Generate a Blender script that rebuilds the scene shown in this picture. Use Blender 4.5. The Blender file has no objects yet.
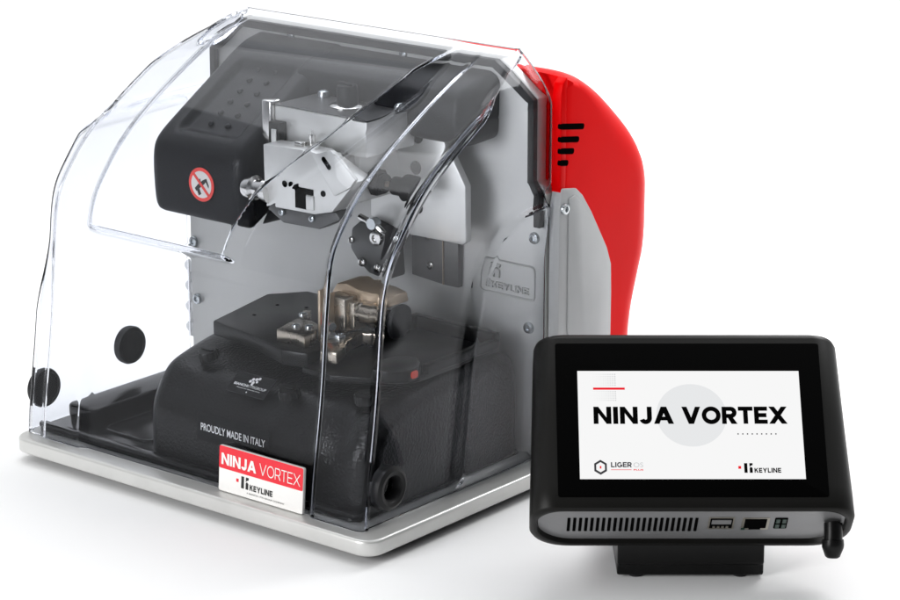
import bpy, bmesh, math, random
from mathutils import Vector, Matrix, Euler
random.seed(7)
sc = bpy.context.scene
COL = sc.collection
PI = math.pi
R = math.radians
V = Vector

# ------------------------------------------------------------------ materials
def mat(name, base=(.5, .5, .5), rough=.5, metal=0., spec=.5, bump=None, var=None, coat=0., emit=None):
    m = bpy.data.materials.new(name); m.use_nodes = True
    nt = m.node_tree; b = nt.nodes['Principled BSDF']
    b.inputs['Base Color'].default_value = (*base, 1)
    b.inputs['Roughness'].default_value = rough
    b.inputs['Metallic'].default_value = metal
    b.inputs['Specular IOR Level'].default_value = spec
    b.inputs['Coat Weight'].default_value = coat
    b.inputs['Coat Roughness'].default_value = .08
    tc = nt.nodes.new('ShaderNodeTexCoord')
    if emit:
        b.inputs['Emission Color'].default_value = (*emit[0], 1)
        b.inputs['Emission Strength'].default_value = emit[1]
    if bump:
        kind, scale, strength, dist = bump
        if kind == 'voronoi':
            t = nt.nodes.new('ShaderNodeTexVoronoi'); t.feature = 'SMOOTH_F1'; out = t.outputs['Distance']
        else:
            t = nt.nodes.new('ShaderNodeTexNoise'); t.inputs['Detail'].default_value = 4; out = t.outputs['Fac']
        t.inputs['Scale'].default_value = scale
        mp = nt.nodes.new('ShaderNodeMapping')
        if kind == 'brushed': mp.inputs['Scale'].default_value = (1, .05, .05)
        nt.links.new(tc.outputs['Object'], mp.inputs['Vector'])
        nt.links.new(mp.outputs['Vector'], t.inputs['Vector'])
        bp = nt.nodes.new('ShaderNodeBump'); bp.inputs['Strength'].default_value = strength
        bp.inputs['Distance'].default_value = dist
        nt.links.new(out, bp.inputs['Height']); nt.links.new(bp.outputs['Normal'], b.inputs['Normal'])
    if var:                                     # (scale, amount): uneven finish
        n = nt.nodes.new('ShaderNodeTexNoise'); n.inputs['Scale'].default_value = var[0]; n.inputs['Detail'].default_value = 5
        nt.links.new(tc.outputs['Object'], n.inputs['Vector'])
        mr = nt.nodes.new('ShaderNodeMapRange')
        mr.inputs['To Min'].default_value = max(.02, rough - var[1]); mr.inputs['To Max'].default_value = min(1, rough + var[1])
        nt.links.new(n.outputs['Fac'], mr.inputs['Value']); nt.links.new(mr.outputs['Result'], b.inputs['Roughness'])
        hs = nt.nodes.new('ShaderNodeMapRange')
        hs.inputs['To Min'].default_value = .9; hs.inputs['To Max'].default_value = 1.1
        mx = nt.nodes.new('ShaderNodeVectorMath'); mx.operation = 'SCALE'; mx.inputs[0].default_value = base
        nt.links.new(n.outputs['Fac'], hs.inputs['Value']); nt.links.new(hs.outputs['Result'], mx.inputs['Scale'])
        nt.links.new(mx.outputs['Vector'], b.inputs['Base Color'])
    return m

M = {}
M['silver'] = mat('silver_paint', (.60, .60, .585), .34, .45, .5, ('noise', 900, .12, .0006), (30, .06))
M['wall'] = mat('grey_metal_panel', (.56, .56, .545), .40, .3, .5, ('noise', 700, .1, .0006), (22, .05))
M['side'] = mat('light_grey_panel', (.54, .55, .56), .5, 0, .4, ('noise', 1100, .15, .0006), (25, .05))
M['tray'] = mat('gloss_black_tray', (.004, .004, .0045), .2, 0, .3, ('noise', 60, .03, .002), (20, .05))
M['blk'] = mat('grained_black_plastic', (.003, .003, .0034), .31, 0, .24, ('voronoi', 480, .34, .0014), (30, .07))
M['hood'] = mat('grained_charcoal_plastic', (.0065, .007, .009), .42, 0, .2, ('voronoi', 900, .15, .001), (16, .06))
M['smooth'] = mat('smooth_black_plastic', (.004, .004, .004), .32, 0, .18, ('noise', 500, .06, .001), (18, .06))
M['rubber'] = mat('black_rubber', (.009, .009, .010), .5, 0, .3, ('noise', 400, .1, .001), (14, .07))
M['red'] = mat('red_shell_paint', (.84, .0, .001), .34, 0, .045, ('noise', 40, .02, .002), (10, .03))
M['alu'] = mat('machined_aluminium', (.76, .76, .74), .34, .45, .5, ('brushed', 260, .05, .001), (35, .07))
M['aludark'] = mat('dark_grey_metal', (.10, .10, .10), .35, .3, .5, ('brushed', 260, .05, .001), (35, .07))
M['chrome'] = mat('polished_steel', (.72, .71, .69), .16, 1., .5, None, (60, .06))
M['brass'] = mat('nickel_brass', (.47, .42, .355), .27, 1., .5, ('brushed', 300, .05, .001), (50, .08))
M['copper'] = mat('copper_jaw', (.54, .43, .32), .36, .7, .5, ('brushed', 300, .1, .001), (45, .08))
M['bolt'] = mat('zinc_bolt', (.55, .58, .6), .25, .9, .5, None, (80, .08))
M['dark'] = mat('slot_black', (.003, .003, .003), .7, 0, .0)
M['knob'] = mat('matt_black_knob', (.003, .003, .003), .4, 0, .15)
M['redbtn'] = mat('red_button', (.75, .05, .02), .4)
M['white'] = mat('white_print', (.85, .85, .85), .4)
M['stwhite'] = mat('sticker_white', (.80, .79, .77), .16, 0, .5, None, (12, .03))
M['stred'] = mat('sticker_red', (.72, .015, .03), .16, 0, .5, None, (12, .03))
M['warnred'] = mat('warning_red', (.70, .05, .04), .4)
M['ink'] = mat('black_ink', (.01, .01, .01), .4)
M['badge'] = mat('badge_film', (.004, .004, .0045), .5, 0, .12)
M['tab'] = mat('satin_black_shell', (.006, .0058, .0052), .40, 0, .16, ('noise', 900, .1, .0006), (14, .06))
M['scrglass'] = mat('screen_glass', (.001, .001, .001), .25, 0, .02)
M['port'] = mat('port_panel_silver', (.26, .26, .265), .38, .4, .5, ('noise', 900, .1, .0005), (30, .05))
M['portmetal'] = mat('port_nickel', (.45, .42, .36), .3, 1.)
M['green'] = mat('green_terminal', (.006, .03, .02), .4)
M['paper'] = mat('white_floor', (.93, .93, .93), .9, 0, .0, ('noise', 60, .01, .001))
def lit(name, c, s): return mat(name, (0, 0, 0), .6, 0, .0, emit=(c, s))
M['lcd'] = lit('lit_white', (.93, .93, .93), 1.0)
M['lcdgrey'] = lit('lit_grey', (.80, .81, .82), 1.0)
M['lcdgrey2'] = lit('lit_grey_line', (.62, .63, .64), 1.0)
M['lcdred'] = lit('lit_red', (.85, .01, .02), 1.0)
M['lcdblack'] = lit('lit_black', (.002, .002, .002), 1.0)
M['litdark'] = lit('lit_dark_grey', (.05, .05, .055), 1.0)

def clear_plastic():
    m = bpy.data.materials.new('clear_polycarbonate'); m.use_nodes = True
    nt = m.node_tree
    for n in list(nt.nodes): nt.nodes.remove(n)
    out = nt.nodes.new('ShaderNodeOutputMaterial')
    g = nt.nodes.new('ShaderNodeBsdfGlass'); g.inputs['IOR'].default_value = 1.19
    g.inputs['Roughness'].default_value = 0.0; g.inputs['Color'].default_value = (.932, .94, .958, 1)
    nt.links.new(g.outputs[0], out.inputs['Surface'])
    return m
M['clear'] = clear_plastic()

# ------------------------------------------------------------------ mesh builder
def frame(o, u, v):
    u = V(u).normalized(); n = u.cross(V(v)).normalized(); v = n.cross(u)
    m = Matrix((u, v, n)).transposed().to_4x4(); m.translation = V(o); return m

class MB:
    def __init__(s): s.bm = bmesh.new(); s.mats = []
    def mi(s, k):
        if k not in s.mats: s.mats.append(k)
        return s.mats.index(k)
    def poly_faces(s, vs, faces, k):
        bv = [s.bm.verts.new(v) for v in vs]; i = s.mi(k)
        for f in faces:
            try: q = s.bm.faces.new([bv[a] for a in f]); q.material_index = i; q.smooth = True
            except ValueError: pass
        return s
    def merge(s, b2, k, mtx=None):
        i = s.mi(k); mp = {}
        for v in b2.verts: mp[v] = s.bm.verts.new(mtx @ v.co if mtx else v.co)
        for f in b2.faces:
            q = s.bm.faces.new([mp[v] for v in f.verts]); q.material_index = i; q.smooth = True
        b2.free(); return s
    def box(s, lo, hi, k, bev=0, seg=3, mtx=None):
        b = bmesh.new(); bmesh.ops.create_cube(b, size=1)
        c = [(lo[i] + hi[i]) / 2 for i in range(3)]; d = [hi[i] - lo[i] for i in range(3)]
        for v in b.verts: v.co = V([c[i] + v.co[i] * d[i] for i in range(3)])
        if bev: bmesh.ops.bevel(b, geom=b.edges[:], offset=bev, segments=seg, affect='EDGES', profile=.5)
        return s.merge(b, k, mtx)
    def prism(s, pts, depth, k, mtx, bev=0, seg=2, base=0.):
        """pts in the frame's u,v plane, extruded from base to base+depth along its normal"""
        b = bmesh.new()
        lo = [b.verts.new((p[0], p[1], base)) for p in pts]; hi = [b.verts.new((p[0], p[1], base + depth)) for p in pts]
        n = len(pts)
        b.faces.new(lo[::-1]); b.faces.new(hi)
        for i in range(n): b.faces.new([lo[i], lo[(i + 1) % n], hi[(i + 1) % n], hi[i]])
        bmesh.ops.recalc_face_normals(b, faces=b.faces[:])
        if bev: bmesh.ops.bevel(b, geom=[e for e in b.edges if e.calc_face_angle(0) > .5], offset=bev, segments=seg, affect='EDGES', profile=.5)
        return s.merge(b, k, mtx)
    def cyl(s, a, bb, r, k, n=32, r2=None, bev=0):
        a, bb = V(a), V(bb); d = bb - a; r2 = r if r2 is None else r2
        q = d.to_track_quat('Z', 'Y').to_matrix().to_4x4(); q.translation = a; L = d.length
        prof = [(0, 0), (r - bev, 0), (r, bev), (r2, L - bev), (r2 - bev, L), (0, L)] if bev else [(0, 0), (r, 0), (r2, L), (0, L)]
        return s.lathe(prof, k, q, n)
    def lathe(s, prof, k, mtx, n=32, teeth=0, amp=0):
        vs = []; fs = []; idx = []
        for (r, z) in prof:
            if r < 1e-7: idx.append([len(vs)]); vs.append(mtx @ V((0, 0, z)))
            else:
                st = len(vs)
                for i in range(n):
                    rr = r * (1 + (amp if teeth and (i * teeth * 2 // n) % 2 else 0))
                    vs.append(mtx @ V((rr * math.cos(2 * PI * i / n), rr * math.sin(2 * PI * i / n), z)))
                idx.append(list(range(st, st + n)))
        for a, b in zip(idx, idx[1:]):
            for i in range(n):
                j = (i + 1) % n
                if len(a) == 1 and len(b) == 1: continue
                if len(a) == 1: fs.append((a[0], b[j], b[i]))
                elif len(b) == 1: fs.append((a[i], a[j], b[0]))
                else: fs.append((a[i], a[j], b[j], b[i]))
        return s.poly_faces(vs, [f[::-1] if False else f for f in fs], k)
    def tube(s, pts, r, k, n=10):
        pts = [V(p) for p in pts]; rings = []; vs = []; fs = []
        for i, p in enumerate(pts):
            t = (pts[min(i + 1, len(pts) - 1)] - pts[max(i - 1, 0)]).normalized()
            a = t.orthogonal().normalized() if i == 0 else (a - t * a.dot(t)).normalized()
            b = t.cross(a)
            st = len(vs)
            for j in range(n): vs.append(p + r * (a * math.cos(2 * PI * j / n) + b * math.sin(2 * PI * j / n)))
            rings.append(st)
        for x, y in zip(rings, rings[1:]):
            for j in range(n): fs.append((x + j, x + (j + 1) % n, y + (j + 1) % n, y + j))
        fs.append(tuple(range(n))[::-1]); fs.append(tuple(rings[-1] + j for j in range(n)))
        return s.poly_faces(vs, fs, k)
    def text(s, body, w, h, k, mtx, x0, y0, bold=0., th=.0002, base=0., shear=0., res=6):
        """body fitted into the box x0..x0+w, y0..y0+h of the frame"""
        cu = bpy.data.curves.new('t', 'FONT'); cu.body = body; cu.size = 1; cu.offset = bold; cu.resolution_u = res; cu.shear = shear
        o = bpy.data.objects.new('t', cu); COL.objects.link(o)
        dg = bpy.context.evaluated_depsgraph_get(); dg.update()
        me = bpy.data.meshes.new_from_object(o.evaluated_get(dg))
        b = bmesh.new(); b.from_mesh(me)
        bpy.data.objects.remove(o); bpy.data.curves.remove(cu); bpy.data.meshes.remove(me)
        xs = [v.co.x for v in b.verts]; ys = [v.co.y for v in b.verts]
        ax, bx, ay, by = min(xs), max(xs), min(ys), max(ys)
        for v in b.verts:
            v.co = V((x0 + (v.co.x - ax) / (bx - ax) * w, y0 + (v.co.y - ay) / (by - ay) * h, base + th))
        return s.merge(b, k, mtx)
    def build(s, name, parent=None, root=None, bevel=0, seg=3, angle=35, solid=0, smooth=True):
        me = bpy.data.meshes.new(name)
        if root is not None:
            for v in s.bm.verts: v.co -= V(root)
        s.bm.to_mesh(me); s.bm.free()
        for k in s.mats: me.materials.append(M[k])
        o = bpy.data.objects.new(name, me); COL.objects.link(o)
        if parent: o.parent = parent
        if smooth:
            try: me.set_sharp_from_angle(angle=R(angle))
            except Exception: pass
        if solid:
            md = o.modifiers.new('thickness', 'SOLIDIFY'); md.thickness = solid; md.offset = -1
        if bevel:
            md = o.modifiers.new('bevel', 'BEVEL'); md.width = bevel; md.segments = seg; md.limit_method = 'ANGLE'; md.angle_limit = R(40)
            md.harden_normals = True
        return o

def stroke(a, b, t):
    a, b = V(a), V(b); d = (b - a).normalized(); n_ = V((-d.y, d.x)) * t / 2
    return [a - n_, b - n_, b + n_, a + n_]
def ring_seg(cx, cy, rx, ry, t, a0, a1, n=22):
    p = lambda k, d: (cx + (rx - d) * math.cos(R(a0 + (a1 - a0) * k / n)), cy + (ry - d) * math.sin(R(a0 + (a1 - a0) * k / n)))
    return [[p(k, 0), p(k + 1, 0), p(k + 1, t), p(k, t)] for k in range(n)]
def glyph(c, t, w):
    """block capital as polygons: height 1, width w, stroke t"""
    h = t * .92; box = lambda x0, y0, x1, y1: [(x0, y0), (x1, y0), (x1, y1), (x0, y1)]
    if c == 'I': return t, [box(0, 0, t, 1)]
    if c == 'N': return w, [box(0, 0, t, 1), box(w - t, 0, w, 1), [(t * .0, 1), (w - t * 1.0, 0), (w, 0), (t * 1.0, 1)]]
    if c == 'A':
        k = t * 1.12; q = (w - k) / 2
        return w, [[(0, 0), (k, 0), (q + k, 1), (q, 1)], [(w - k, 0), (w, 0), (q + k, 1), (q, 1)], box(w * .24, .2, w * .76, .2 + h * .9)]
    if c == 'V':
        k = t * 1.12; q = (w - k) / 2
        return w, [[(q, 0), (q + k, 0), (k, 1), (0, 1)], [(q, 0), (q + k, 0), (w, 1), (w - k, 1)]]
    if c == 'X':
        k = t * 1.25
        return w, [[(0, 0), (k, 0), (w, 1), (w - k, 1)], [(w - k, 0), (w, 0), (k, 1), (0, 1)]]
    if c == 'Y':
        k = t * 1.1; q = (w - t) / 2
        return w, [[(q, .38), (q + t, .38), (k, 1), (0, 1)], [(q, .38), (q + t, .38), (w, 1), (w - k, 1)], box(q, 0, q + t, .45)]
    if c == 'K':
        k = t * 1.2
        return w, [box(0, 0, t, 1), [(t * .8, .30), (t * .8, .30 + k), (w - k * .9, 1), (w, 1)], [(w - k, 0), (w + .02, 0), (w * .62, .66), (w * .40, .46)]]
    if c == 'T': return w, [box(0, 1 - h, w, 1), box((w - t) / 2, 0, (w + t) / 2, 1 - h * .5)]
    if c == 'L': return w, [box(0, 0, t, 1), box(t * .5, 0, w, h)]
    if c == 'E': return w, [box(0, 0, t, 1), box(t * .5, 0, w, h), box(t * .5, 1 - h, w, 1), box(t * .5, .5 - h / 2, w * .93, .5 + h / 2)]
    if c == 'O': return w, ring_seg(w / 2, .5, w / 2, .515, t * .98, 0, 360, 44)
    if c == 'G': return w, ring_seg(w / 2, .5, w / 2, .515, t * .98, 42, 335, 40) + [box(w * .55, .36, w, .36 + h * .9), box(w - t, .1, w, .4)]
    if c == 'J': return w, [box(w - t, .3, w, 1)] + ring_seg(w / 2 - t * .05, .34, w / 2 + t * .05, .355, t, 200, 362, 24)
    if c == 'R':
        r = .33
        return w, [box(0, 0, t, 1), box(t * .5, 1 - h, w - r, 1), box(t * .5, 1 - 2 * r, w - r, 1 - 2 * r + h)] + ring_seg(w - r - .01, 1 - r, r, r, t, -90, 90) + [[(w - t * 1.25, 0), (w + .02, 0), (w * .62 + .06, .42), (w * .62 - t * .9, .42)]]
def letters(mb, word, x0, y0, W, H, k, mtx, t, base, gap=.10, wide=1.0, depth=0):
    widths = dict(I=0, N=.96, J=.66, A=1.08, V=1.08, O=1.08, R=.86, T=.84, E=.76, X=1.06, K=.9, Y=1.0, L=.72, G=1.0)
    x = 0; out = []
    for c in word:
        w, ps = glyph(c, t, widths[c] * wide); out.append((x, ps)); x += w + gap
    x -= gap; sx = W / x; n_ = 0
    for (ox, ps) in out:
        for p in ps:
            n_ += 1
            pts = [(x0 + (ox + a[0]) * sx, y0 + a[1] * H) for a in p]
            ar = sum(pts[i][0] * pts[(i + 1) % len(pts)][1] - pts[(i + 1) % len(pts)][0] * pts[i][1] for i in range(len(pts)))
            if ar < 0: pts = pts[::-1]
            if depth:
                mb.prism(pts, depth + n_ * 1e-6, k, mtx); continue
            b = bmesh.new(); f_ = b.faces.new([b.verts.new((a[0], a[1], base + .0002 + (0 if len(ps) > 20 else n_ * 3e-6))) for a in pts])
            bmesh.ops.triangulate(b, faces=b.faces[:])
            mb.merge(b, k, mtx)
def rrect(x0, y0, x1, y1, r, n=6):
    out = []
    for cx, cy, a in ((x1 - r, y1 - r, 0), (x0 + r, y1 - r, 90), (x0 + r, y0 + r, 180), (x1 - r, y0 + r, 270)):
        for i in range(n + 1):
            t = R(a + 90 * i / n); out.append((cx + r * math.cos(t), cy + r * math.sin(t)))
    return out
def circle(cx, cy, r, n=40, ry=None): return [(cx + r * math.cos(2 * PI * i / n), cy + (ry or r) * math.sin(2 * PI * i / n)) for i in range(n)]
def sm(x):
    x = max(0., min(1., x)); return x * x * (3 - 2 * x)
def lerp(tab, x):
    if x <= tab[0][0]: return tab[0][1]
    for (a, b), (c, d) in zip(tab, tab[1:]):
        if x <= c: return b + (d - b) * (x - a) / (c - a)
    return tab[-1][1]
def smooth_path(p, it=3, closed=False):
    for _ in range(it):
        q = []
        if not closed: q.append(p[0])
        rng = range(len(p)) if closed else range(len(p) - 1)
        for i in rng:
            a, b = p[i], p[(i + 1) % len(p)]
            q.append(tuple(a[j] * .75 + b[j] * .25 for j in range(2))); q.append(tuple(a[j] * .25 + b[j] * .75 for j in range(2)))
        if not closed: q.append(p[-1])
        p = q
    return p
def resample(p, n):
    L = [0]
    for a, b in zip(p, p[1:]): L.append(L[-1] + math.dist(a, b))
    out = []
    j = 0
    for i in range(n):
        t = L[-1] * i / (n - 1)
        while j < len(p) - 2 and L[j + 1] < t: j += 1
        f = (t - L[j]) / max(1e-9, L[j + 1] - L[j])
        out.append(tuple(p[j][k] + (p[j + 1][k] - p[j][k]) * f for k in range(2)))
    return out

def loft(mb, prof, x0, x1, r, k, nx=2, disp=None, nr=7, wgt=None):
    """a profile in Y,Z swept along X with both ends rounded over by r"""
    n = len(prof); nrm = []
    for i in range(n):
        a, b = prof[max(i - 1, 0)], prof[min(i + 1, n - 1)]
        d = V((b[0] - a[0], b[1] - a[1])).normalized(); nrm.append(V((-d.y, d.x)))   # left of travel
    cols = []
    for i in range(nr + 1):
        t = PI / 2 * i / nr; cols.append((x0 + r - r * math.cos(t), r - r * math.sin(t)))
    for i in range(1, nx): cols.append((x0 + r + (x1 - x0 - 2 * r) * i / nx, 0))
    for i in range(nr + 1):
        t = PI / 2 * (1 - i / nr); cols.append((x1 - r + r * math.cos(t), r - r * math.sin(t)))
    vs = []; fs = []
    for (x, d) in cols:
        for i, p in enumerate(prof):
            dd = d * (wgt(p) if wgt else 1) - (disp(x, p[0], p[1], i) if disp else 0)
            vs.append(V((x, p[0] - nrm[i].x * dd, p[1] - nrm[i].y * dd)))
    for c in range(len(cols) - 1):
        for i in range(n - 1): fs.append((c * n + i, c * n + i + 1, (c + 1) * n + i + 1, (c + 1) * n + i))
    fs.append(tuple(range(n))[::-1]); fs.append(tuple((len(cols) - 1) * n + i for i in range(n)))
    mb.poly_faces(vs, fs, k)
    bmesh.ops.recalc_face_normals(mb.bm, faces=mb.bm.faces[:])
    return mb

def empty(name, loc, label, cat):
    o = bpy.data.objects.new(name, None); COL.objects.link(o); o.location = loc
    o['label'] = label; o['category'] = cat; o.empty_display_size = .05
    return o

# ------------------------------------------------------------------ floor
fb = MB()
RT = V((.7761, .6307, 0)); FW = V((-.6307, .7761, 0))      # right and away, as the camera stands
FZ = -.006
P0 = V((.2117, .1368, FZ))
prof = [(-.9, 0), (2.0, 0)]
for i in range(1, 13):
    t = PI / 2 * i / 12; prof.append((2.0 + .8 * math.sin(t), .8 - .8 * math.cos(t)))
prof.append((2.8, 1.9))
vs = []; fs = []
for (f, z) in prof:
    for u in (-2.4, 2.0): vs.append(P0 + FW * f + RT * u + V((0, 0, z)))
for i in range(len(prof) - 1): fs.append((2 * i, 2 * i + 1, 2 * i + 3, 2 * i + 2))
fb.poly_faces(vs, fs, 'paper')
floor = fb.build('floor', angle=60)
floor['kind'] = 'structure'

# ------------------------------------------------------------------ key cutting machine
RO = V((-.2, .2, 0))
mach = empty('key_cutting_machine', RO, 'large key cutting machine with red rear shell under a clear plastic cover', 'key machine')
def part(mb, name, parent=None, **k): return mb.build(name, parent or mach, RO, **k)
YZ = lambda x, s=1: frame((x, 0, 0), (0, 1, 0), (0, 0, 1))      # u=Y v=Z normal +X
XZ = lambda y: frame((0, y, 0), (1, 0, 0), (0, 0, 1))           # u=X v=Z normal -Y (towards the front)
XY = lambda z: frame((0, 0, z), (1, 0, 0), (0, 1, 0))           # normal +Z
ZB = .016

# base plate: rounded silver slab over an inset black slab that paints in the shadow gap
m = MB()
m.prism(rrect(-.410, -.0095, .0065, .40, .016), ZB - .002, 'silver', XY(.002), bev=.0028, seg=4)
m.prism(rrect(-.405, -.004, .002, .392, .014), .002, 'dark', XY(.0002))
base = part(m, 'base_plate')
for x, y in ((-.375, .03), (-.03, .03), (-.375, .36), (-.03, .36)):
    m = MB(); m.cyl((x, y, FZ + .0002), (x, y, .001), .011, 'rubber', 24, bev=.001); part(m, 'base_foot', base)

# black tray
m = MB()
m.prism(rrect(-.403, .016, -.03, .234, .010), .0035, 'tray', XY(ZB + .0004), bev=.0012)
m.prism(rrect(-.4025, .05, -.366, .234, .008), .013, 'tray', XY(ZB + .0035), bev=.003, seg=3)
m.prism(rrect(-.4025, .0165, -.0305, .025, .0035), .004, 'tray', XY(ZB + .0036), bev=.0015)
for q in (rrect(-.352, .045, -.292, .20, .012),):
    m.tube([(x, y, ZB + .0042) for x, y in q] + [(q[0][0], q[0][1], ZB + .0042)], .0016, 'tray', 8)
part(m, 'tray')

# lower housing
bp = [(.2345, .0195), (.2345, .085), (.233, .098), (.226, .108), (.214, .114), (.20, .117), (.177, .117), (.14, .115), (.10, .110), (.073, .104), (.056, .099), (.046, .091), (.036, .076), (.0315, .066), (.0295, .055), (.029, .02)]
bp = resample(smooth_path(bp, 2), 90)[::-1]
def bdisp(x, y, z, i):
    d = 0
    f = sm((.115 - y) / .05) * sm((z - .055) / .03)              # hollow in the front slope, between two flanks
    s_ = sm((x + .262) / .03) * sm((-.125 - x) / .035)
    d -= .0035 * f * s_
    f2 = sm((x + .085) / .02) * sm((-.045 - x) / .02)
    d -= .005 * f2 * sm((.10 - y) / .05) * sm((z - .05) / .04)
    return d
m = MB(); loft(m, bp, -.281, -.031, .017, 'blk', 60, bdisp)
housing = part(m, 'lower_housing', angle=50)

# carriage plate with its pocket on the right
m = MB()
m.prism([(-.252, .086), (-.272, .176), (-.25, .206), (-.135, .206), (-.125, .15), (-.125, .066), (-.148, .060), (-.19, .075)], .013, 'smooth', XY(.1165), bev=.0018, seg=2)
m.prism([(-.124, .058), (-.124, .208), (-.036, .208), (-.034, .10), (-.05, .075), (-.09, .055)], .006, 'smooth', XY(.1145), bev=.0015)
m.box((-.124, .2, .118), (-.036, .209, .132), 'smooth', .002)
m.box((-.041, .11, .118), (-.034, .205, .1265), 'smooth', .0015)
m.box((-.128, .196, .118), (-.12, .208, .132), 'smooth', .001)
for x, y in ((-.235, .12), (-.24, .155), (-.215, .165), (-.19, .18)):
    m.cyl((x, y, .1290), (x, y, .1298), .0018, 'dark', 12)
carr = part(m, 'carriage_plate', angle=30)

for x, y, z in ((-.238, .066, .1035), (-.128, .047, .0965), (-.06, .064, .102)):
    m = MB(); q = frame((x, y, z), (1, 0, 0), (0, 1, .25))
    m.lathe([(0, 0), (.0085, 0), (.0085, .006), (.0075, .0075), (0, .0078)], 'smooth', q, 48, 14, .07)
    m.box((-.006, -.001, .0075), (.006, .001, .0086), 'smooth', mtx=q)
    part(m, 'screw_cap', housing)

# slogan and maker's badge on the housing
m = MB(); q = frame((-.2133, .0274, .0485), (1, 0, .0), (0, .035, 1))
m.prism(rrect(-.003, -.003, .0795, .0215, .001), .0004, 'badge', q)
m.text('PROUDLY MADE IN ITALY', .0735, .0066, 'white', q, .0015, .006, bold=.015, base=.0004)
slogan = part(m, 'slogan_label', housing)
m = MB(); q = frame((-.1945, .0395, .0905), (1, 0, 0), (0, .017, .013))
m.prism([(0, 0), (.043, 0), (.043, .0214), (0, .0214)], .0006, 'badge', q, base=-.001)
for a, b, c, d in ((0, .0211, .043, .0214), (0, 0, .0003, .0214), (.0427, 0, .043, .0214), (0, 0, .043, .0003)):
    m.prism([(a, b), (c, b), (c, d), (a, d)], .0001 + .00001 * b, 'litdark', q, base=-.0004)  # border in emissive grey, so it glows faintly though unlit
m.text('BIANCHI', .0155, .0026, 'white', q, .004, .0078, bold=.03, base=-.0004)
m.text('1770GROUP', .0195, .0026, 'white', q, .0203, .0078, bold=.0, base=-.0004)
m.text('Passion for Security since', .026, .0013, 'white', q, .009, .0052, bold=.01, base=-.0004)
for i, (a, b, s_) in enumerate(((.0205, .0165, .0016), (.0238, .0172, .0016), (.0265, .0184, .0015), (.0187, .0141, .0015), (.0222, .0134, .0016), (.0256, .0148, .0013), (.0222, .0116, .0013), (.022, .0030, .0007))):
    m.prism([(a + s_ * math.cos(PI / 3 * j), b + s_ * math.sin(PI / 3 * j)) for j in range(6)], .0002, 'white', q, base=-.0004)
part(m, 'maker_badge', housing)

# jaws and clamp
m = MB()
m.prism([(-.1684, .0758), (-.177, .1102), (-.162, .113), (-.150, .108), (-.1354, .0878), (-.135, .0736), (-.1477, .0778)], .0105, 'brass', XY(.1295), bev=.001)
m.prism([(-.177, .112), (-.192, .136), (-.186, .139), (-.168, .113)], .0085, 'brass', XY(.1302), bev=.0006)
jaw = part(m, 'fixed_jaw', angle=30)
m = MB()
m.prism([(-.1254, .0877), (-.1353, .109), (-.1281, .1186), (-.115, .137), (-.105, .128), (-.1158, .1249), (-.1106, .0998), (-.1026, .0882), (-.0956, .0689), (-.104, .068)], .010, 'brass', XY(.1250), bev=.001)
jaw2 = part(m, 'sliding_jaw', angle=30)
def bolt(p, r, name, parent, ax=(0, -1, 0), k='bolt', h=.003):
    mm = MB(); a = V(ax).normalized(); q = a.to_track_quat('Z', 'Y').to_matrix().to_4x4(); q.translation = V(p)
    mm.lathe([(0, 0), (r, 0), (r, h * .4), (r * .86, h * .85), (r * .5, h), (r * .48, h), (r * .42, h * .45), (0, h * .45)], k, q, 24)
    return part(mm, name, parent)
for p in ((-.1593, .0906, .1398), (-.1489, .0954, .1398), (-.180, .122, .1385)): bolt(p, .0038, 'jaw_screw', jaw, (0, 0, 1))
bolt((-.1226, .1046, .1348), .0048, 'jaw_screw', jaw2, (0, 0, 1))

m = MB()
m.box((-.146, .112, .136), (-.1235, .150, .166), 'brass', .0018)
m.box((-.1236, .116, .139), (-.1165, .146, .163), 'brass', .0015)
m.prism([(-.152, .164), (-.147, .172), (-.136, .174), (-.124, .171), (-.108, .1705), (-.096, .168), (-.094, .160), (-.12, .158), (-.15, .158)], .03, 'copper', XZ(.158), bev=.0015)
m.box((-.1425, .099, .125), (-.1395, .112, .1735), 'copper', .0008)
m.box((-.1375, .101, .127), (-.1355, .113, .170), 'copper', .0006)
m.box((-.1372, .0998, .1435), (-.1358, .1008, .1545), 'redbtn')
clampb = part(m, 'key_clamp', angle=30)
m = MB()
q = frame((-.1185, .124, .1535), (0, 1, 0), (0, 0, 1))
m.lathe([(0, 0), (.007, 0), (.0085, .0015), (.0092, .002), (.0092, .0045), (.0084, .0055), (.0084, .018), (.0092, .019), (.0092, .0225), (.0075, .024), (.0075, .03), (0, .03)], 'brass', q, 40)
part(m, 'clamp_collar', clampb)
m = MB(); q = frame((-.089, .126, .1515), (0, 1, 0), (0, 0, 1))
m.lathe([(0, 0), (.006, 0), (.007, .004), (.006, .006), (0, .006)], 'rubber', q, 24)
m.prism(smooth_path([(-.013, -.012), (-.015, .006), (-.008, .015), (.006, .016), (.014, .008), (.011, -.008), (0, -.014)], 2, True), .006, 'rubber', frame((-.0835, .130, .1500), (0, 1, 0), (0, 0, 1)), bev=.002)
part(m, 'clamp_knob', clampb)
m = MB()
for z in (.1365, .1445): m.cyl((-.1345, .104, z), (-.126, .099, z), .0034, 'bolt', 20)
part(m, 'clamp_pin', clampb)

# lever with red button
m = MB()
m.prism(smooth_path([(-.06, .062), (-.064, .095), (-.05, .112), (-.03, .098), (-.0245, .078), (-.030, .068), (-.045, .060)], 1, True), .011, 'smooth', XY(.1215), bev=.002)
lever = part(m, 'release_lever', angle=30)
m = MB(); m.prism(rrect(.0785, .1245, .0865, .1305, .002, 4), .0014, 'redbtn', YZ(-.0262)); part(m, 'release_button', lever)

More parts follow.
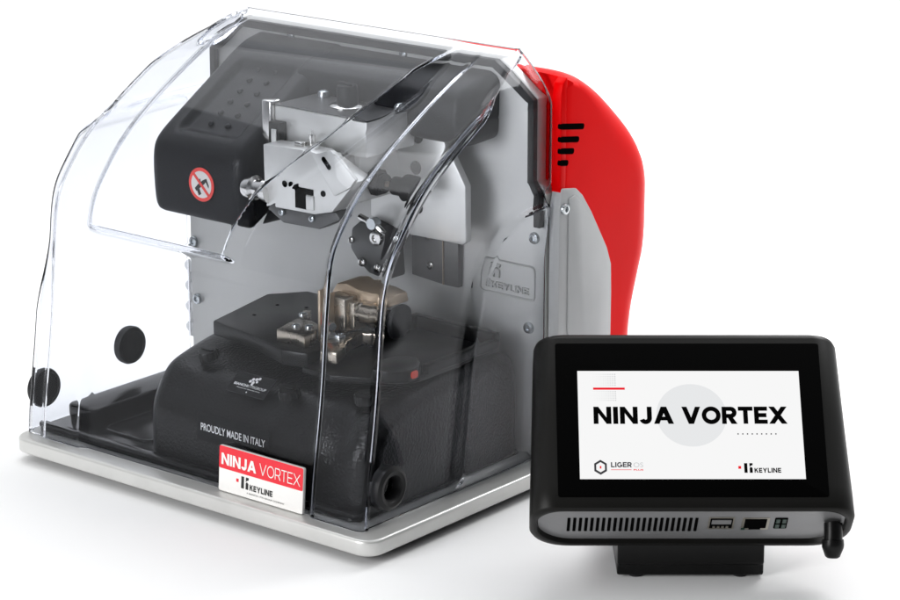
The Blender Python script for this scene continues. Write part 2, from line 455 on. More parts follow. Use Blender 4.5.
# back panel (stepped outline)
right = [(-.008, .0165), (-.008, .250), (-.012, .255), (-.0185, .260), (-.0185, .330), (-.058, .358)]
left = [(-.352, .358), (-.388, .330), (-.388, .215), (-.424, .205), (-.424, .0165)]
m = MB(); m.prism(right + left, .013, 'wall', XZ(.2485), bev=.0012)
for z in (.055, .075, .095, .115): m.cyl((-.428, .236, z), (-.428, .246, z), .006, 'white', 20)
m.prism(rrect(-.434, .045, -.424, .12, .004), .008, 'white', XZ(.246), bev=.001)
wall = part(m, 'back_panel', angle=30)
m = MB()
gp = [(-.0145, .224), (-.0145, .2505), (-.0215, .2605), (-.0215, .328), (-.0595, .3545), (-.35, .3545), (-.385, .328), (-.385, .30)]
for a, b in zip(gp, gp[1:]):
    d = V((b[0] - a[0], b[1] - a[1])); L = d.length; d.normalize()
    m.box((-.002, -.0034, 0), (L + .002, .0034, .0065), 'rubber', .0006, 1, frame((a[0], .2354, a[1]), (d.x, 0, d.y), (-d.y, 0, d.x) if True else None))
part(m, 'edge_gasket', wall)
for p in ((-.021, .2355, .211), (-.026, .2355, .131), (-.419, .2355, .140), (-.34, .2355, .170), (-.416, .2355, .085)):
    bolt(p, .0052, 'panel_screw', wall)
for p in ((-.292, .2355, .350), (-.162, .2355, .349)): bolt(p, .004, 'panel_screw', wall)
# embossed maker's plate
m = MB(); q = XZ(.2354)
rr = rrect(-.078, .1555, -.0205, .185, .004)
m.tube([(x, .2354, z) for x, z in rr] + [(rr[0][0], .2354, rr[0][1])], .0011, 'wall', 6)
letters(m, 'KEYLINE', -.066, .1600, .040, .0058, 'wall', q, .2, 0, depth=.0022)
m.prism([(-.0655, .170), (-.0635, .170), (-.0635, .182), (-.0655, .182)], .0022, 'wall', q)
m.prism([(-.0605, .170), (-.0575, .170), (-.0575, .1768), (-.0605, .1785)], .0022, 'wall', q)
m.prism([(-.0605, .180), (-.0575, .179), (-.0565, .182), (-.0605, .182)], .0022, 'wall', q)
part(m, 'embossed_plate', wall)

# red rear shell
rp = [(.289, .343), (.327, .325), (.368, .296), (.392, .268), (.4005, .244), (.4010, .225), (.4005, .178), (.390, .149), (.379, .115), (.377, .07), (.377, .0165)]
rp = [(.249, .0165), (.249, .20), (.249, .340), (.2505, .3495), (.258, .3505)] + smooth_path([(.268, .349)] + rp, 2)
rp = [(y - .013 * sm((y - .26) / .12), z) for y, z in rp]
m = MB(); loft(m, rp, -.150, .002, .034, 'red', 4, wgt=lambda p: 0 if p[0] < .2495 else .3 + .7 * sm((p[0] - .25) / .10))
lip = [(.2418, .252), (.2418, .336), (.2442, .3445), (.2500, .3488), (.2505, .252)]
m.prism(lip, .0094, 'red', YZ(-.0075), bev=.0006)
shell = part(m, 'rear_shell', angle=50)
for i, (y1, z) in enumerate(((.281, .3045), (.274, .2935), (.267, .2835), (.259, .2735))):
    m = MB(); m.prism(rrect(0, -.0022, y1 - .2475, .0028, .0023, 4), .003, 'dark', frame((-.0006, .2405, z + .004), (0, 1, -.16), (0, .16, 1)))
    part(m, 'vent_slot', shell)
m = MB()
sp = [(.2385, .017), (.2385, .238), (.2425, .254), (.2435, .2555), (.262, .2525), (.271, .245), (.284, .228), (.307, .192), (.3135, .176), (.3145, .15), (.3145, .017)]
m.prism(sp, .0114, 'side', YZ(-.0074), bev=.0012)
sp2 = [(.255, .115), (.250, .13), (.250, .246), (.258, .2475), (.267, .2405), (.280, .224), (.3025, .189), (.3085, .174), (.3090, .017), (.28, .017), (.279, .085), (.270, .102)]
m.prism(sp2, .0016, 'side', YZ(.004), bev=.0007)
side = part(m, 'side_panel', angle=30)
bolt((.004, .2445, .238), .005, 'panel_screw', side, (1, 0, 0)); bolt((.004, .2445, .10), .005, 'panel_screw', side, (1, 0, 0))

# motor cover and hood
mp = [(.2345, .205), (.14, .207), (.108, .209), (.101, .215), (.099, .235), (.0985, .258), (.101, .272), (.109, .281), (.13, .294), (.165, .315), (.20, .336), (.215, .345), (.2345, .348)]
mp = resample(smooth_path(mp, 2), 80)
def mdisp(x, y, z, i):
    s_ = sm((x + .318) / .006) * sm((-.246 - x) / .006)
    t = sm((z - .283) / .005) * sm((.334 - z) / .006) if y < .225 else 0
    return -.006 * s_ * t
m = MB(); loft(m, mp, -.338, -.226, .012, 'hood', 40, mdisp)
for i in range(6):
    for j in range(2):
        x = -.292 + j * .020; t = i / 5; y = .128 + t * .062; z = .2935 + t * .037
        q = frame((x, y + .003, z - .0052), (1, 0, 0), (0, .86, .51))
        m.lathe([(.0028, 0), (.0026, .0012), (.0014, .0019), (0, .0021)], 'hood', q, 12)
motor = part(m, 'motor_cover', angle=50)
m = MB()
hp = [(.2345, .29), (.196, .288), (.186, .297), (.186, .326), (.193, .336), (.215, .344), (.2345, .347)]
hp = resample(smooth_path(hp, 2), 40)
loft(m, hp, -.250, -.059, .010, 'hood', 6)
part(m, 'upper_hood', angle=50)
# warning disc
m = MB(); q = XZ(.0984); cx, cz = -.2745 + .0012, .2435
m.prism(circle(cx, cz, .0148), .0004, 'warnred', q)
m.prism(circle(cx, cz, .0118), .0002, 'stwhite', q, base=.0004)
gq = frame((cx, .0984, cz), (math.cos(R(38)), 0, math.sin(R(38))), (-math.sin(R(38)), 0, math.cos(R(38))))
m.prism([(-.0085, -.0015), (.004, -.0015), (.0085, -.0006), (.0085, .001), (.004, .002), (-.003, .0022), (-.0085, .0015)], .0002, 'ink', gq, base=.0006)
m.prism([(-.0075, -.0015), (-.004, -.0015), (-.0052, -.0065), (-.0085, -.006)], .00021, 'ink', gq, base=.0006)
m.prism([(-.0015, .0022), (.0012, .002), (.0022, .0048), (-.0005, .005)], .0002, 'ink', gq, base=.0006)
m.prism([(.0062, -.0006), (.0082, -.0006), (.0072, -.0055), (.0055, -.007)], .0002, 'ink', gq, base=.0006)
bq = frame((cx, .0984, cz), (math.cos(R(-45)), 0, math.sin(R(-45))), (math.sin(R(45)), 0, math.cos(R(45))))
m.prism([(-.0125, -.0013), (.0125, -.0013), (.0125, .0013), (-.0125, .0013)], .0003, 'warnred', bq, base=.0006)
part(m, 'warning_disc', motor)

# cutter block
m = MB()
m.box((-.219, .133, .283), (-.117, .196, .3138), 'alu', .0012, 2)
m.box((-.210, .142, .236), (-.150, .196, .2829), 'alu', .001, 2)
m.prism([(-.2188, .1335), (-.1175, .1335), (-.1175, .1955), (-.2188, .1955)], .0012, 'aludark', XY(.3139))  # thin sheet, darker than the block, over its top face
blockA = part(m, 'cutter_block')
m = MB(); m.box((-.231, .129, .262), (-.2195, .142, .318), 'chrome', .002); part(m, 'block_bracket', blockA)
m = MB(); m.box((-.2185, .124, .282), (-.205, .1325, .302), 'smooth', .001); m.box((-.214, .1225, .284), (-.2085, .1245, .296), 'alu', .0005); part(m, 'sensor', blockA)
bolt((-.205, .180, .315), .0055, 'block_screw', blockA, (0, 0, 1), h=.006); bolt((-.124, .186, .315), .006, 'block_screw', blockA, (0, 0, 1), h=.006)
m = MB(); q = XY(.315).copy(); q.translation = V((-.165, .165, .315))
m.lathe([(0, 0), (.0155, 0), (.0155, .001), (.0135, .0022), (.008, .0026), (0, .0026)], 'chrome', q, 36)
part(m, 'washer', blockA)
m = MB(); q.translation = V((-.165, .165, .3176))
m.lathe([(0, 0), (.009, 0), (.0092, .002), (.0092, .014), (.0082, .0155), (0, .0155)], 'hood', q, 36)
m.box((-.174, .1635, .330), (-.156, .1665, .3355), 'hood', .0008)
part(m, 'block_knob', blockA)
# cutter arm
m = MB()
m.prism([(-.205, .235), (-.206, .2875), (-.149, .2895), (-.104, .270), (-.130, .241), (-.150, .236)], .022, 'alu', XZ(.126), bev=.0009)
m.prism([(-.2045, .229), (-.2035, .2348), (-.148, .2358), (-.131, .2398), (-.126, .234), (-.15, .222), (-.19, .221)], .016, 'aludark', XZ(.126), bev=.001)
blockB = part(m, 'cutter_arm', angle=30)
m = MB()
q = XZ(.1038)
m.prism([(-.148, .2885), (-.127, .2955), (-.1000, .2735), (-.1055, .2665), (-.1235, .2565)], .0045, 'alu', q, bev=.0007)
m.prism(rrect(-.0068, -.0021, .0068, .0021, .0020, 5), .0005, 'dark', frame((-.1315, .0993, .2835), (math.cos(R(-46)), 0, math.sin(R(-46))), (math.sin(R(46)), 0, math.cos(R(46)))), base=-.0001)
part(m, 'slotted_lug', blockB)
for x, z in ((-.183, .2580), (-.176, .2585), (-.139, .2555)):
    m = MB(); m.cyl((x, .1055, z), (x, .1034, z), .0026, 'dark', 16); part(m, 'arm_hole', blockB)
m = MB(); m.prism([(-.170, .239), (-.170, .257), (-.150, .257), (-.150, .252), (-.158, .252), (-.158, .239)], .0012, 'dark', XZ(.1045)); m.box((-.1575, .1025, .2395), (-.149, .1042, .2515), 'alu', .0006); part(m, 'arm_notch', blockB)
m = MB(); q = frame((-.228, .108, .247), (0, 1, 0), (0, 0, 1))
m.lathe([(0, 0), (.010, 0), (.011, .003), (.011, .008), (.008, .010), (.008, .018), (.010, .020), (.010, .026), (0, .026)], 'chrome', q, 32); part(m, 'spindle', blockB)
for x, z in ((-.190, .2365), (-.156, .2365), (-.150, .244)): bolt((x, .1095, z - .006), .003, 'arm_screw', blockB)
m = MB(); m.cyl((-.166, .121, .288), (-.166, .121, .298), .003, 'chrome', 14); m.cyl((-.166, .121, .296), (-.166, .121, .302), .0012, 'chrome', 10); m.box((-.178, .112, .288), (-.170, .122, .2925), 'chrome', .0008); part(m, 'locking_pin', blockB)

# adjuster plate
m = MB()
m.prism([(-.172, .212), (-.172, .288), (-.150, .298), (-.132, .299), (-.097, .299), (-.069, .254), (-.0685, .206), (-.072, .203), (-.127, .202)], .008, 'alu', XZ(.210), bev=.001)
m.box((-.1470, .152, .238), (-.1410, .203, .282), 'alu', .001)
plateC = part(m, 'adjuster_plate', angle=30)
for x, z in ((-.119, .289), (-.121, .262), (-.121, .228)):
    m = MB(); m.cyl((x, .2025, z), (x, .2015, z), .0058, 'dark', 24); part(m, 'plate_hole', plateC)
m = MB(); q = frame((-.1410, .172, .2525), (0, 1, 0), (0, 0, 1))
m.lathe([(0, 0), (.0115, 0), (.0115, .007), (.010, .008), (0, .008)], 'smooth', q, 6)
m.lathe([(.008, .008), (.008, .012), (.0035, .0125), (0, .0125)], 'smooth', q, 24)
m.lathe([(.0024, .012), (.0024, .022), (0, .022)], 'copper', q, 16)
part(m, 'hex_nut', plateC, angle=30)
m = MB(); q.translation = V((-.1200, .172, .2525))
m.lathe([(0, 0), (.007, 0), (.0078, .001), (.0078, .012), (.0088, .013), (.0115, .014), (.0115, .024), (.0105, .0255), (0, .0255)], 'knob', q, 36)
part(m, 'adjuster_knob', plateC)
m = MB()
m.prism([(-.190, .182), (-.188, .200), (-.178, .208), (-.150, .208), (-.147, .160), (-.168, .162), (-.18, .17)], .024, 'aludark', XZ(.218), bev=.003)
sens = part(m, 'probe_block', angle=30)
for x, z, r in ((-.174, .172, .0042), (-.155, .170, .0042), (-.158, .196, .007), (-.186, .19, .003)): bolt((x, .1935, z), r, 'probe_screw', sens, k='chrome')
m = MB(); m.prism([(-.150, .158), (-.150, .208), (-.098, .206), (-.098, .155), (-.114, .155)], .006, 'aludark', XZ(.2345), bev=.0008); m.box((-.114, .2265, .1555), (-.1135, .2285, .207), 'copper')
dk = part(m, 'dark_bracket', angle=30)
for x, z in ((-.130, .195), (-.128, .170)): bolt((x, .2283, z), .0038, 'bracket_screw', dk, k='chrome')
m = MB()
m.tube([(-.172, .188, .214), (-.160, .186, .212), (-.150, .186, .208), (-.145, .188, .203)], .0028, 'chrome', 8)
m.cyl((-.155, .182, .211), (-.155, .190, .211), .005, 'bolt', 16)
part(m, 'return_spring', sens)

# ------------------------------------------------------------------ clear cover
P = [(.0035, ZB + .0006), (.0045, .03), (.007, .05), (.011, .075), (.015, .10), (.019, .13), (.0215, .157), (.024, .185), (.028, .212), (.035, .232), (.046, .248), (.066, .272), (.09, .291), (.117, .3085), (.168, .337), (.207, .3545), (.242, .3690)]
P = smooth_path(P, 4)
P = [(y - .0022 * sm((z - .19) / .05), z + .0022 * sm((z - .19) / .05) * sm((.372 - z) / .03)) for y, z in P]
P = resample(P, 270)
YB = .241
RIDGE = [(.016, .114), (.071, .123), (.138, .132), (.194, .149), (.225, .165), (.242, .184), (.250, .215), (.256, .275), (.262, .40), (.4, 1.2)]
XRZ = [(.2, -.175), (.232, -.166), (.258, -.157), (.28, -.140), (.30, -.123), (.322, -.110), (.342, -.100), (.37, -.096)]
yb = lambda z: .2346 + .0064 * sm((z - .248) / .012)
NS, NC, NF = 96, 12, 270
def section(py, pz):
    YB = yb(pz)
    tuck = .034 * max(0., (pz - .326) / .043) ** 1.5
    xr = -.0155 - tuck + .0055 * sm((pz - .19) / .06); xl = -.3845 + tuck - .0255 * sm((.300 - pz) / .03)
    rc = min(.008, .85 * (YB - py) + 1e-5)
    s = []
    for i in range(NS): t = i / NS; s.append((xl, YB + (py + rc - YB) * t, 'l'))
    for i in range(NC): t = PI / 2 * i / NC; s.append((xl + rc - rc * math.cos(t), py + rc - rc * math.sin(t), 'c'))
    for i in range(NF + 1): t = i / NF; s.append((xl + rc + (xr - xl - 2 * rc) * t, py, 'f'))
    for i in range(1, NC + 1): t = PI / 2 * (1 - i / NC); s.append((xr - rc + rc * math.cos(t), py + rc - rc * math.sin(t), 'c'))
    for i in range(1, NS + 1): t = i / NS; s.append((xr, py + rc + (YB - py - rc) * t, 'r'))
    return s
vs = []; tags = []
for (py, pz) in P:
    for (x, y, t) in section(py, pz): vs.append(V((x, y, pz))); tags.append((t, py, pz))
n = NS * 2 + NC * 2 + NF + 1
faces = [(r * n + i, r * n + i + 1, (r + 1) * n + i + 1, (r + 1) * n + i) for r in range(len(P) - 1) for i in range(n - 1)]
m = MB(); m.poly_faces(vs, faces, 'clear')
m.bm.normal_update(); m.bm.verts.ensure_lookup_table()
nor = [v.normal.copy() for v in m.bm.verts]
if nor[100 * n + n // 2].y > 0:
    bmesh.ops.reverse_faces(m.bm, faces=m.bm.faces[:]); nor = [-a for a in nor]
for v, nn, (t, py, pz) in zip(m.bm.verts, nor, tags):
    x, y, z = v.co
    if t in 'fc':
        d = -.0055 * sm((x + .342) / .010) * sm((-.067 - x) / .009)
        bx = sm((x + .342) / .010) * sm((lerp(XRZ, z) + .005 - x) / .010) * sm((z - .203) / .010)
        d += .0145 * bx
        d += (.0022 + .0020 * sm((z - .21) / .05)) * math.exp(-((x + .0165 - .0055 * sm((z - .19) / .06)) / .0038) ** 2)          # bead along the front corner
        d *= sm((.3685 - z) / .028)
        e = math.hypot((x + .3480) / .0090, (z - .3550) / .0090)
        d -= .0040 * sm((1.1 - e) / .35)
        d += .0022 * math.exp(-((e - 1.12) / .17) ** 2)
        if x < -.383: d -= .0025 * sm((-.383 - x) / .006)
        v.co += nn * d
        if x < -.383: v.co.y += .013 * sm((-.383 - x) / .022) * sm((z - .12) / .07)
    elif t == 'r':
        sl = (lerp(RIDGE, z + .002) - lerp(RIDGE, z - .002)) / .004
        b = .0075 * sm((y - lerp(RIDGE, z)) / math.hypot(1, sl) / (.011 + .012 * sm((z - .22) / .03))) * sm((z - .018) / .02 + .35)
        b += .003 * sm((y - .215) / .02) * sm((z - .25) / .01)
        v.co += V((1, 0, 0)) * b
    else:
        v.co.y += .013 * sm((-.383 - x) / .022) * sm((z - .12) / .07) * sm((YB - y) / .06)
        v.co.x -= .02 * sm((y - .05) / .19) * sm((.300 - z) / .03)
cover = part(m, 'clear_cover', solid=.0036, angle=80)

# grommets
def grommet(p, ax, r, name, hole=True):
    mm = MB(); a = V(ax).normalized(); q = a.to_track_quat('Z', 'Y').to_matrix().to_4x4(); q.translation = V(p)
    if hole:
        mm.lathe([(r * .5, -.006), (r * .98, -.006), (r * .98, 0), (r * 1.0, .001), (r * .97, .0045), (r * .8, .0062), (r * .62, .0055), (r * .53, .003), (r * .5, -.006)], 'rubber', q, 48)
        mm.lathe([(r * .5, -.004), (0, -.004)], 'dark', q, 48)
    else:
        mm.lathe([(0, -.003), (r * .98, -.004), (r, -.003), (r * 1.02, .001), (r * .96, .0035), (r * .82, .0042), (r * .8, .0028), (r * .3, .0024), (0, .0034)], 'rubber', q, 48)
    return part(mm, name, cover)
grommet((-.0135, .036, .046), (1, 0, 0), .0185, 'rubber_grommet')
grommet((-.4085, .031, .0505), (1, 0, 0), .0175, 'rubber_grommet', False)
grommet((-.4105, .140, .0635), (1, 0, 0), .0175, 'rubber_grommet', False)

# front sticker
q = frame((-.1715, .0052, .0167), (1, 0, 0), (0, .07, 1))
m = MB(); W, H = .0937, .0392
m.prism(rrect(0, 0, W, H, .0018), .0032, 'stwhite', base=-.002, mtx=q, bev=.0005) if True else m.prism(rrect(0, 0, W, H, .0018), .0012, 'stwhite', q, bev=.0005)
m.prism(rrect(.0003, H * .50, W - .0003, H - .0003, .0015), .0002, 'stred', q, base=.0012)
letters(m, 'NINJA', .0030, .0232, .0392, .0098, 'stwhite', q, .25, .0014)
letters(m, 'VORTEX', .0457, .0232, .0452, .0098, 'stwhite', q, .095, .0014, gap=.13)
def keyline(mb, q, x, y, s, kr, kb, base):
    """red dot, bar, notched bar and word; s = height of the bars"""
    mb.prism([(x, y + s * .42), (x + s * .26, y + s * .42), (x + s * .26, y + s * .70), (x, y + s * .70)], .0002, kr, q, base=base)
    a = x + s * .55
    mb.prism([(a, y), (a + s * .30, y), (a + s * .30, y + s), (a, y + s)], .0002, kb, q, base=base)
    b = a + s * .5
    mb.prism([(b, y), (b + s * .28, y), (b + s * .28, y + s * .5), (b + s * .12, y + s * .62), (b, y + s * .5)], .0002, kb, q, base=base)
    mb.prism([(b, y + s * .58), (b + s * .1, y + s * .72), (b + s * .30, y + s * .8), (b + s * .30, y + s), (b, y + s)], .0002, kb, q, base=base)
    letters(mb, 'KEYLINE', b + s * .44, y, s * 2.5, s * .50, kb, q, .26, base, gap=.12)
keyline(m, q, .0200, .0072, .0102, 'stred', 'ink', .0012)
m.text('A BIANCHI 1770 GROUP COMPANY', .042, .0013, 'ink', q, .0320, .0036, bold=0, base=.0012)
part(m, 'product_sticker', cover)

# ------------------------------------------------------------------ console
TH = R(46); UP = V((0, 0, 1))
B0 = V((.2501, .0873, .0761)) + V((.2117 - .2199, .1368 - .1244, FZ)) + RT * -.0026
w_ = -math.cos(TH) * FW + math.sin(TH) * UP
v_ = math.sin(TH) * FW + math.cos(TH) * UP
cons = empty('touchscreen_console', P0, 'tilted black touchscreen console on a short stand in front of the machine', 'console')
def cpart(mb, name, parent=None, **k): return mb.build(name, parent or cons, P0, **k)
TF = frame(B0, RT, v_)                      # u right, v up the screen, normal out of the screen
H, T = .1535, .069
m = MB()
def outline(hw, r1=.020, r2=.030, inset=0.):
    o = []
    hw -= inset; lo = -T + inset; hi = -inset
    for cx, cy, r, a in ((hw - r1, hi - r1, r1, 0), (-hw + r1, hi - r1, r1, 90), (-hw + r2, lo + r2, r2, 180), (hw - r2, lo + r2, r2, 270)):
        for i in range(11):
            t = R(a + 9 * i); o.append((cx + r * math.cos(t), cy + r * math.sin(t)))
    return o
# rows: (v, half width, inset) -> closed shell with a recessed bottom end
rows = [(.0045, .1245, .0062), (.0, .1247, .0055), (-.0006, .1247, .0040), (.0, .1247, .0012), (.002, .1247, 0), (.02, .1243, 0), (.08, .122, 0), (H - .006, .1198, 0), (H - .002, .1197, .0012), (H - .0004, .1196, .0035), (H, .1195, .006)]
vs = []; fs = []; N = 44
for (vv, hw, ins) in rows:
    for (a, b) in outline(hw, inset=ins): vs.append(TF @ V((a, vv, b)))
for r in range(len(rows) - 1):
    for i in range(N): fs.append((r * N + i, r * N + (i + 1) % N, (r + 1) * N + (i + 1) % N, (r + 1) * N + i))
fs.append(tuple((len(rows) - 1) * N + i for i in range(N)))
m.poly_faces(vs, fs, 'tab'); bmesh.ops.recalc_face_normals(m.bm, faces=m.bm.faces[:])
body = cpart(m, 'console_shell', angle=50)
# port panel, in the frame (u, w) with its normal pointing down the screen
PF = frame(B0 + v_ * .0038, RT, -w_ * -1)   # u right, v = +w
PF = Matrix((RT, w_, -v_)).transposed().to_4x4(); PF.translation = B0 + v_ * .0042
m = MB(); m.prism(outline(.1245, .019, .028, .0064), .0004, 'port', PF)
port = cpart(m, 'port_panel')
for i in range(23):
    m = MB(); u = -.0955 + i * (.0985 / 22)
    m.prism(rrect(u, -.0485, u + .0024, -.0245, .0008, 3), .0004, 'dark', PF, base=.0003)
    cpart(m, 'vent_slot', port)
m = MB(); m.prism(rrect(.0135, -.0445, .0335, -.0235, .0008, 3), .0004, 'portmetal', PF, base=.0003)
m.prism(rrect(.0148, -.0425, .0322, -.0255, .0006, 3), .0003, 'dark', PF, base=.0006)
m.box((.0160, -.0345, .0008), (.031, -.0275, .0014), 'port', mtx=PF)
for i in range(4): m.box((.0172 + i * .0034, -.0415, .0008), (.0192 + i * .0034, -.0385, .0012), 'portmetal', mtx=PF)
cpart(m, 'usb_port', port)
m = MB(); m.prism(rrect(.0395, -.0455, .0605, -.0245, .0008, 3), .0004, 'portmetal', PF, base=.0003)
m.prism([(.0415, -.0425), (.0455, -.0425), (.0455, -.045), (.0545, -.045), (.0545, -.0425), (.0585, -.0425), (.0585, -.0265), (.0415, -.0265)], .0003, 'dark', PF, base=.0006)
m.box((.0395, -.0455, .0006), (.0425, -.0425, .0011), 'green', mtx=PF)
cpart(m, 'network_port', port)
m = MB(); m.prism(rrect(.0645, -.0435, .0745, -.0245, .0012, 3), .0005, 'dark', PF, base=.0003)
for a in (0, 1):
    for b in (0, 1): m.box((.0655 + a * .0048, -.0425 + b * .009, .0007), (.0688 + a * .0048, -.0355 + b * .009, .0012), 'green', .0003, 1, mtx=PF)
cpart(m, 'power_port', port)
# glass and picture
m = MB(); m.prism(rrect(-.1035, .0095, .1035, .1432, .002), .0006, 'scrglass', TF, bev=.0002)
glass = cpart(m, 'screen_glass')
m = MB(); SB = .0007
m.prism([(-.0865, .0245), (.0865, .0245), (.0865, .1184), (-.0865, .1184)], .0001, 'lcd', TF, base=SB)
b1 = SB + .0001
m.prism(circle(.0012, .0795, .0272, 64), .00012, 'lcdgrey', TF, base=b1)
m.prism([(-.0745, .1018), (-.0498, .1018), (-.0498, .1036), (-.0745, .1036)], .00024, 'lcdred', TF, base=b1)
for i in range(10):
    for j in range(13):
        s_ = .00012 + .00004 * i; x = -.0735 + i * .0018; y = .0925 + j * .0019
        if abs(y - .1027) < .0016: continue
        m.prism([(x - s_, y - s_), (x + s_, y - s_), (x + s_, y + s_), (x - s_, y + s_)], .00012, 'lcdgrey2', TF, base=b1)
letters(m, 'NINJA', -.0748, .0717, .0622, .0150, 'lcdblack', TF, .265, b1 + .0002)
letters(m, 'VORTEX', -.0065, .0717, .0818, .0150, 'lcdblack', TF, .265, b1 + .0002, gap=.07)
for i in range(9):
    x = .0365 + i * .00365; m.prism(circle(x, .0632, .0006, 10), .00012, 'litdark', TF, base=b1)
hx, hy = -.0705, .0345
m.prism([(hx + .0056 * math.sin(PI / 3 * j), hy + .0064 * math.cos(PI / 3 * j)) for j in range(6)], .00012, 'litdark', TF, base=b1)
m.prism([(hx + .0038 * math.sin(PI / 3 * j), hy + .0043 * math.cos(PI / 3 * j)) for j in range(6)], .00024, 'lcd', TF, base=b1)
m.prism([(hx - .0006, hy - .0012), (hx + .0006, hy - .0012), (hx + .0006, hy + .001), (hx - .0006, hy + .001)], .00036, 'lcdred', TF, base=b1)
letters(m, 'LIGER', -.0625, .0344, .0160, .0044, 'litdark', TF, .24, b1)
m.text('OS', .0075, .0042, 'lcdgrey2', TF, -.0452, .0344, bold=.005, base=b1)
m.prism([(-.0625, .0322), (-.0468, .0322), (-.0468, .0326), (-.0625, .0326)], .00012, 'lcdred', TF, base=b1)
m.text('PLUS', .0075, .0013, 'lcdred', TF, -.0452, .0316, bold=.03, base=b1)
keyline(m, TF, .0352, .0298, .0082, 'lcdred', 'lcdblack', b1)
cpart(m, 'screen_picture', glass)
# antenna at the right end of the port panel
m = MB(); A0 = B0 + RT * .1105 + w_ * -.033 + v_ * .002
q = frame(A0, RT, w_); q = Matrix((RT, w_, -v_)).transposed().to_4x4(); q.translation = A0
m.lathe([(0, 0), (.0062, 0), (.0062, .002), (.004, .003), (.004, .006), (0, .006)], 'tab', q, 28)
a = A0 - v_ * .006 + RT * -.001 + UP * .003
dn = (-UP * .96 - FW * .25 + RT * -.03).normalized()
m.tube([a + v_ * .004, a + dn * .004, a + dn * .012], .0072, 'smooth', 20)
e = a + dn * .013
q = dn.to_track_quat('Z', 'Y').to_matrix().to_4x4(); q.translation = a + dn * .0085
m.lathe([(0, 0), (.0082, .0004), (.0086, .004), (.0084, .0065), (.0058, .0135), (.0042, .0148), (0, .0148)], 'smooth', q, 28)
cpart(m, 'antenna', angle=40)
# stand: wedge foot and neck
SF = Matrix((FW, UP, -RT)).transposed().to_4x4() if False else frame(P0 + RT * -.0575, FW, UP)
m = MB()
Lw = .115
def wedge(pts, u0, u1, k, bev):
    q = frame(P0 + RT * u1, FW, UP)          # normal = FW x UP = RT
    m.prism(pts, -(u1 - u0), k, q, bev=bev, seg=3)
wedge([(0, .0022), (0, .0115), (-.003, .0125), (-.002, .0330), (.03, .048), (.11, .024), (.115, .0022)], -.0575, .0575, 'smooth', .0016)
wedge([(.03, .03), (.02, .045), (.045, .10), (.07, .09), (.075, .03)], -.04, .04, 'smooth', .003)
stand = cpart(m, 'stand', angle=30)
for u in (-.0425, .0395):
    for f in (.007, .10):
        m = MB(); c = P0 + RT * u + FW * f
        m.cyl((c.x, c.y, FZ + .0002), (c.x, c.y, FZ + .0026), .006, 'rubber', 20, bev=.0006); cpart(m, 'rubber_foot', stand)

# ------------------------------------------------------------------ light, camera, render
wd = bpy.data.worlds.new('World'); sc.world = wd; wd.use_nodes = True
wn = wd.node_tree; wb = wn.nodes['Background']
# studio surround: bright above and behind, dim towards the viewer's side
tc = wn.nodes.new('ShaderNodeTexCoord'); dt = wn.nodes.new('ShaderNodeVectorMath'); dt.operation = 'DOT_PRODUCT'
ax_ = (FW * .72 + UP * .68 + RT * .16).normalized(); dt.inputs[1].default_value = ax_
cr = wn.nodes.new('ShaderNodeValToRGB'); cr.color_ramp.interpolation = 'EASE'
cr.color_ramp.elements[0].position = .38; cr.color_ramp.elements[0].color = (.05, .052, .055, 1)
cr.color_ramp.elements[1].position = .78; cr.color_ramp.elements[1].color = (.97, .985, 1, 1)
mr = wn.nodes.new('ShaderNodeMapRange'); mr.inputs['From Min'].default_value = -1
wn.links.new(tc.outputs['Generated'], dt.inputs[0]); wn.links.new(dt.outputs['Value'], mr.inputs['Value'])
wn.links.new(mr.outputs['Result'], cr.inputs['Fac']); wn.links.new(cr.outputs['Color'], wb.inputs['Color'])
wb.inputs['Strength'].default_value = .82
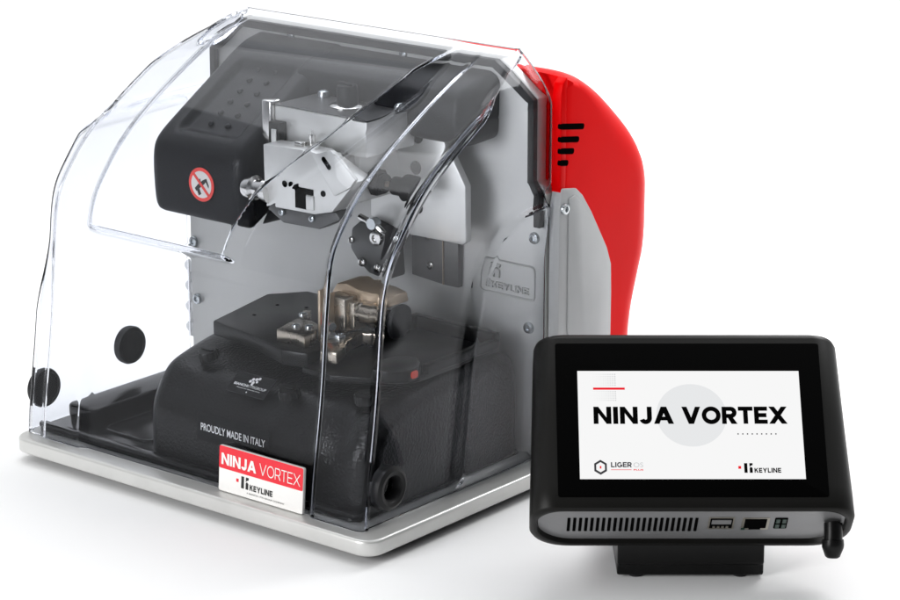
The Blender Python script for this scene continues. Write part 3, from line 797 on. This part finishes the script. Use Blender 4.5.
def area(name, loc, tgt, sx, sy, power, col=(1, 1, 1)):
    l = bpy.data.lights.new(name, 'AREA'); l.shape = 'RECTANGLE'; l.size = sx; l.size_y = sy; l.energy = power; l.color = col
    o = bpy.data.objects.new(name, l); COL.objects.link(o); o.location = loc
    o.rotation_euler = (V(tgt) - V(loc)).to_track_quat('-Z', 'Y').to_euler()
    return o
cen = V((-.1, .2, 0))
area('backdrop_fill', cen + FW * 1.0 + UP * 2.4, cen + FW * 2.6 + UP * .2, 3.0, 1.0, 34)  # added light, out of view, to turn the backdrop white
area('front_softbox', cen - FW * 1.5 - RT * 1.5 + UP * .68, cen + UP * .15, .9, .9, 34)
area('overhead_softbox', (-.95, .58, 1.65), (-.2, .18, .3), 1.0, 1.0, 4.6)
area('right_floor_fill', cen + RT * .80 + FW * .75 + UP * 1.0, cen + RT * .70 + FW * .62, .7, .7, 15)  # added light: overbrightens the right floor so the cover's side reflects it

D = 2.2; f = 2769.0
a3 = lambda *c: V(c)
vX = a3(.77605176, .17700785, -.60531965); vY = a3(.63066922, -.21781189, .74485859)   # scene X, Y in view axes (right, down, away)
up = a3(0, -math.cos(R(16.3)), -math.sin(R(16.3)))
Rm = Matrix((vX, vY, up)).transposed()
O = a3((372 - 450) / f * D, (558 - 300) / f * D, D)
Rt = Rm.transposed()
loc = -(Rt @ O)
rx = Rt @ a3(1, 0, 0); ry = Rt @ a3(0, -1, 0); rz = Rt @ a3(0, 0, -1)
cw = Matrix((rx, ry, rz)).transposed().to_4x4(); cw.translation = loc
cam = bpy.data.cameras.new('camera'); co = bpy.data.objects.new('camera', cam); COL.objects.link(co)
co.matrix_world = cw
cam.sensor_width = 36; cam.lens = f / 900 * 36; cam.clip_start = .05; cam.clip_end = 50
sc.camera = co
sc.render.engine = 'CYCLES'
cy = sc.cycles
cy.use_denoising = True
cy.max_bounces = 24; cy.transmission_bounces = 20; cy.transparent_max_bounces = 24; cy.glossy_bounces = 8; cy.diffuse_bounces = 5
cy.caustics_refractive = True; cy.caustics_reflective = True; cy.blur_glossy = .3; cy.sample_clamp_indirect = 6
sc.view_settings.view_transform = 'Standard'; sc.view_settings.look = 'None'; sc.view_settings.exposure = 0; sc.view_settings.gamma = 1
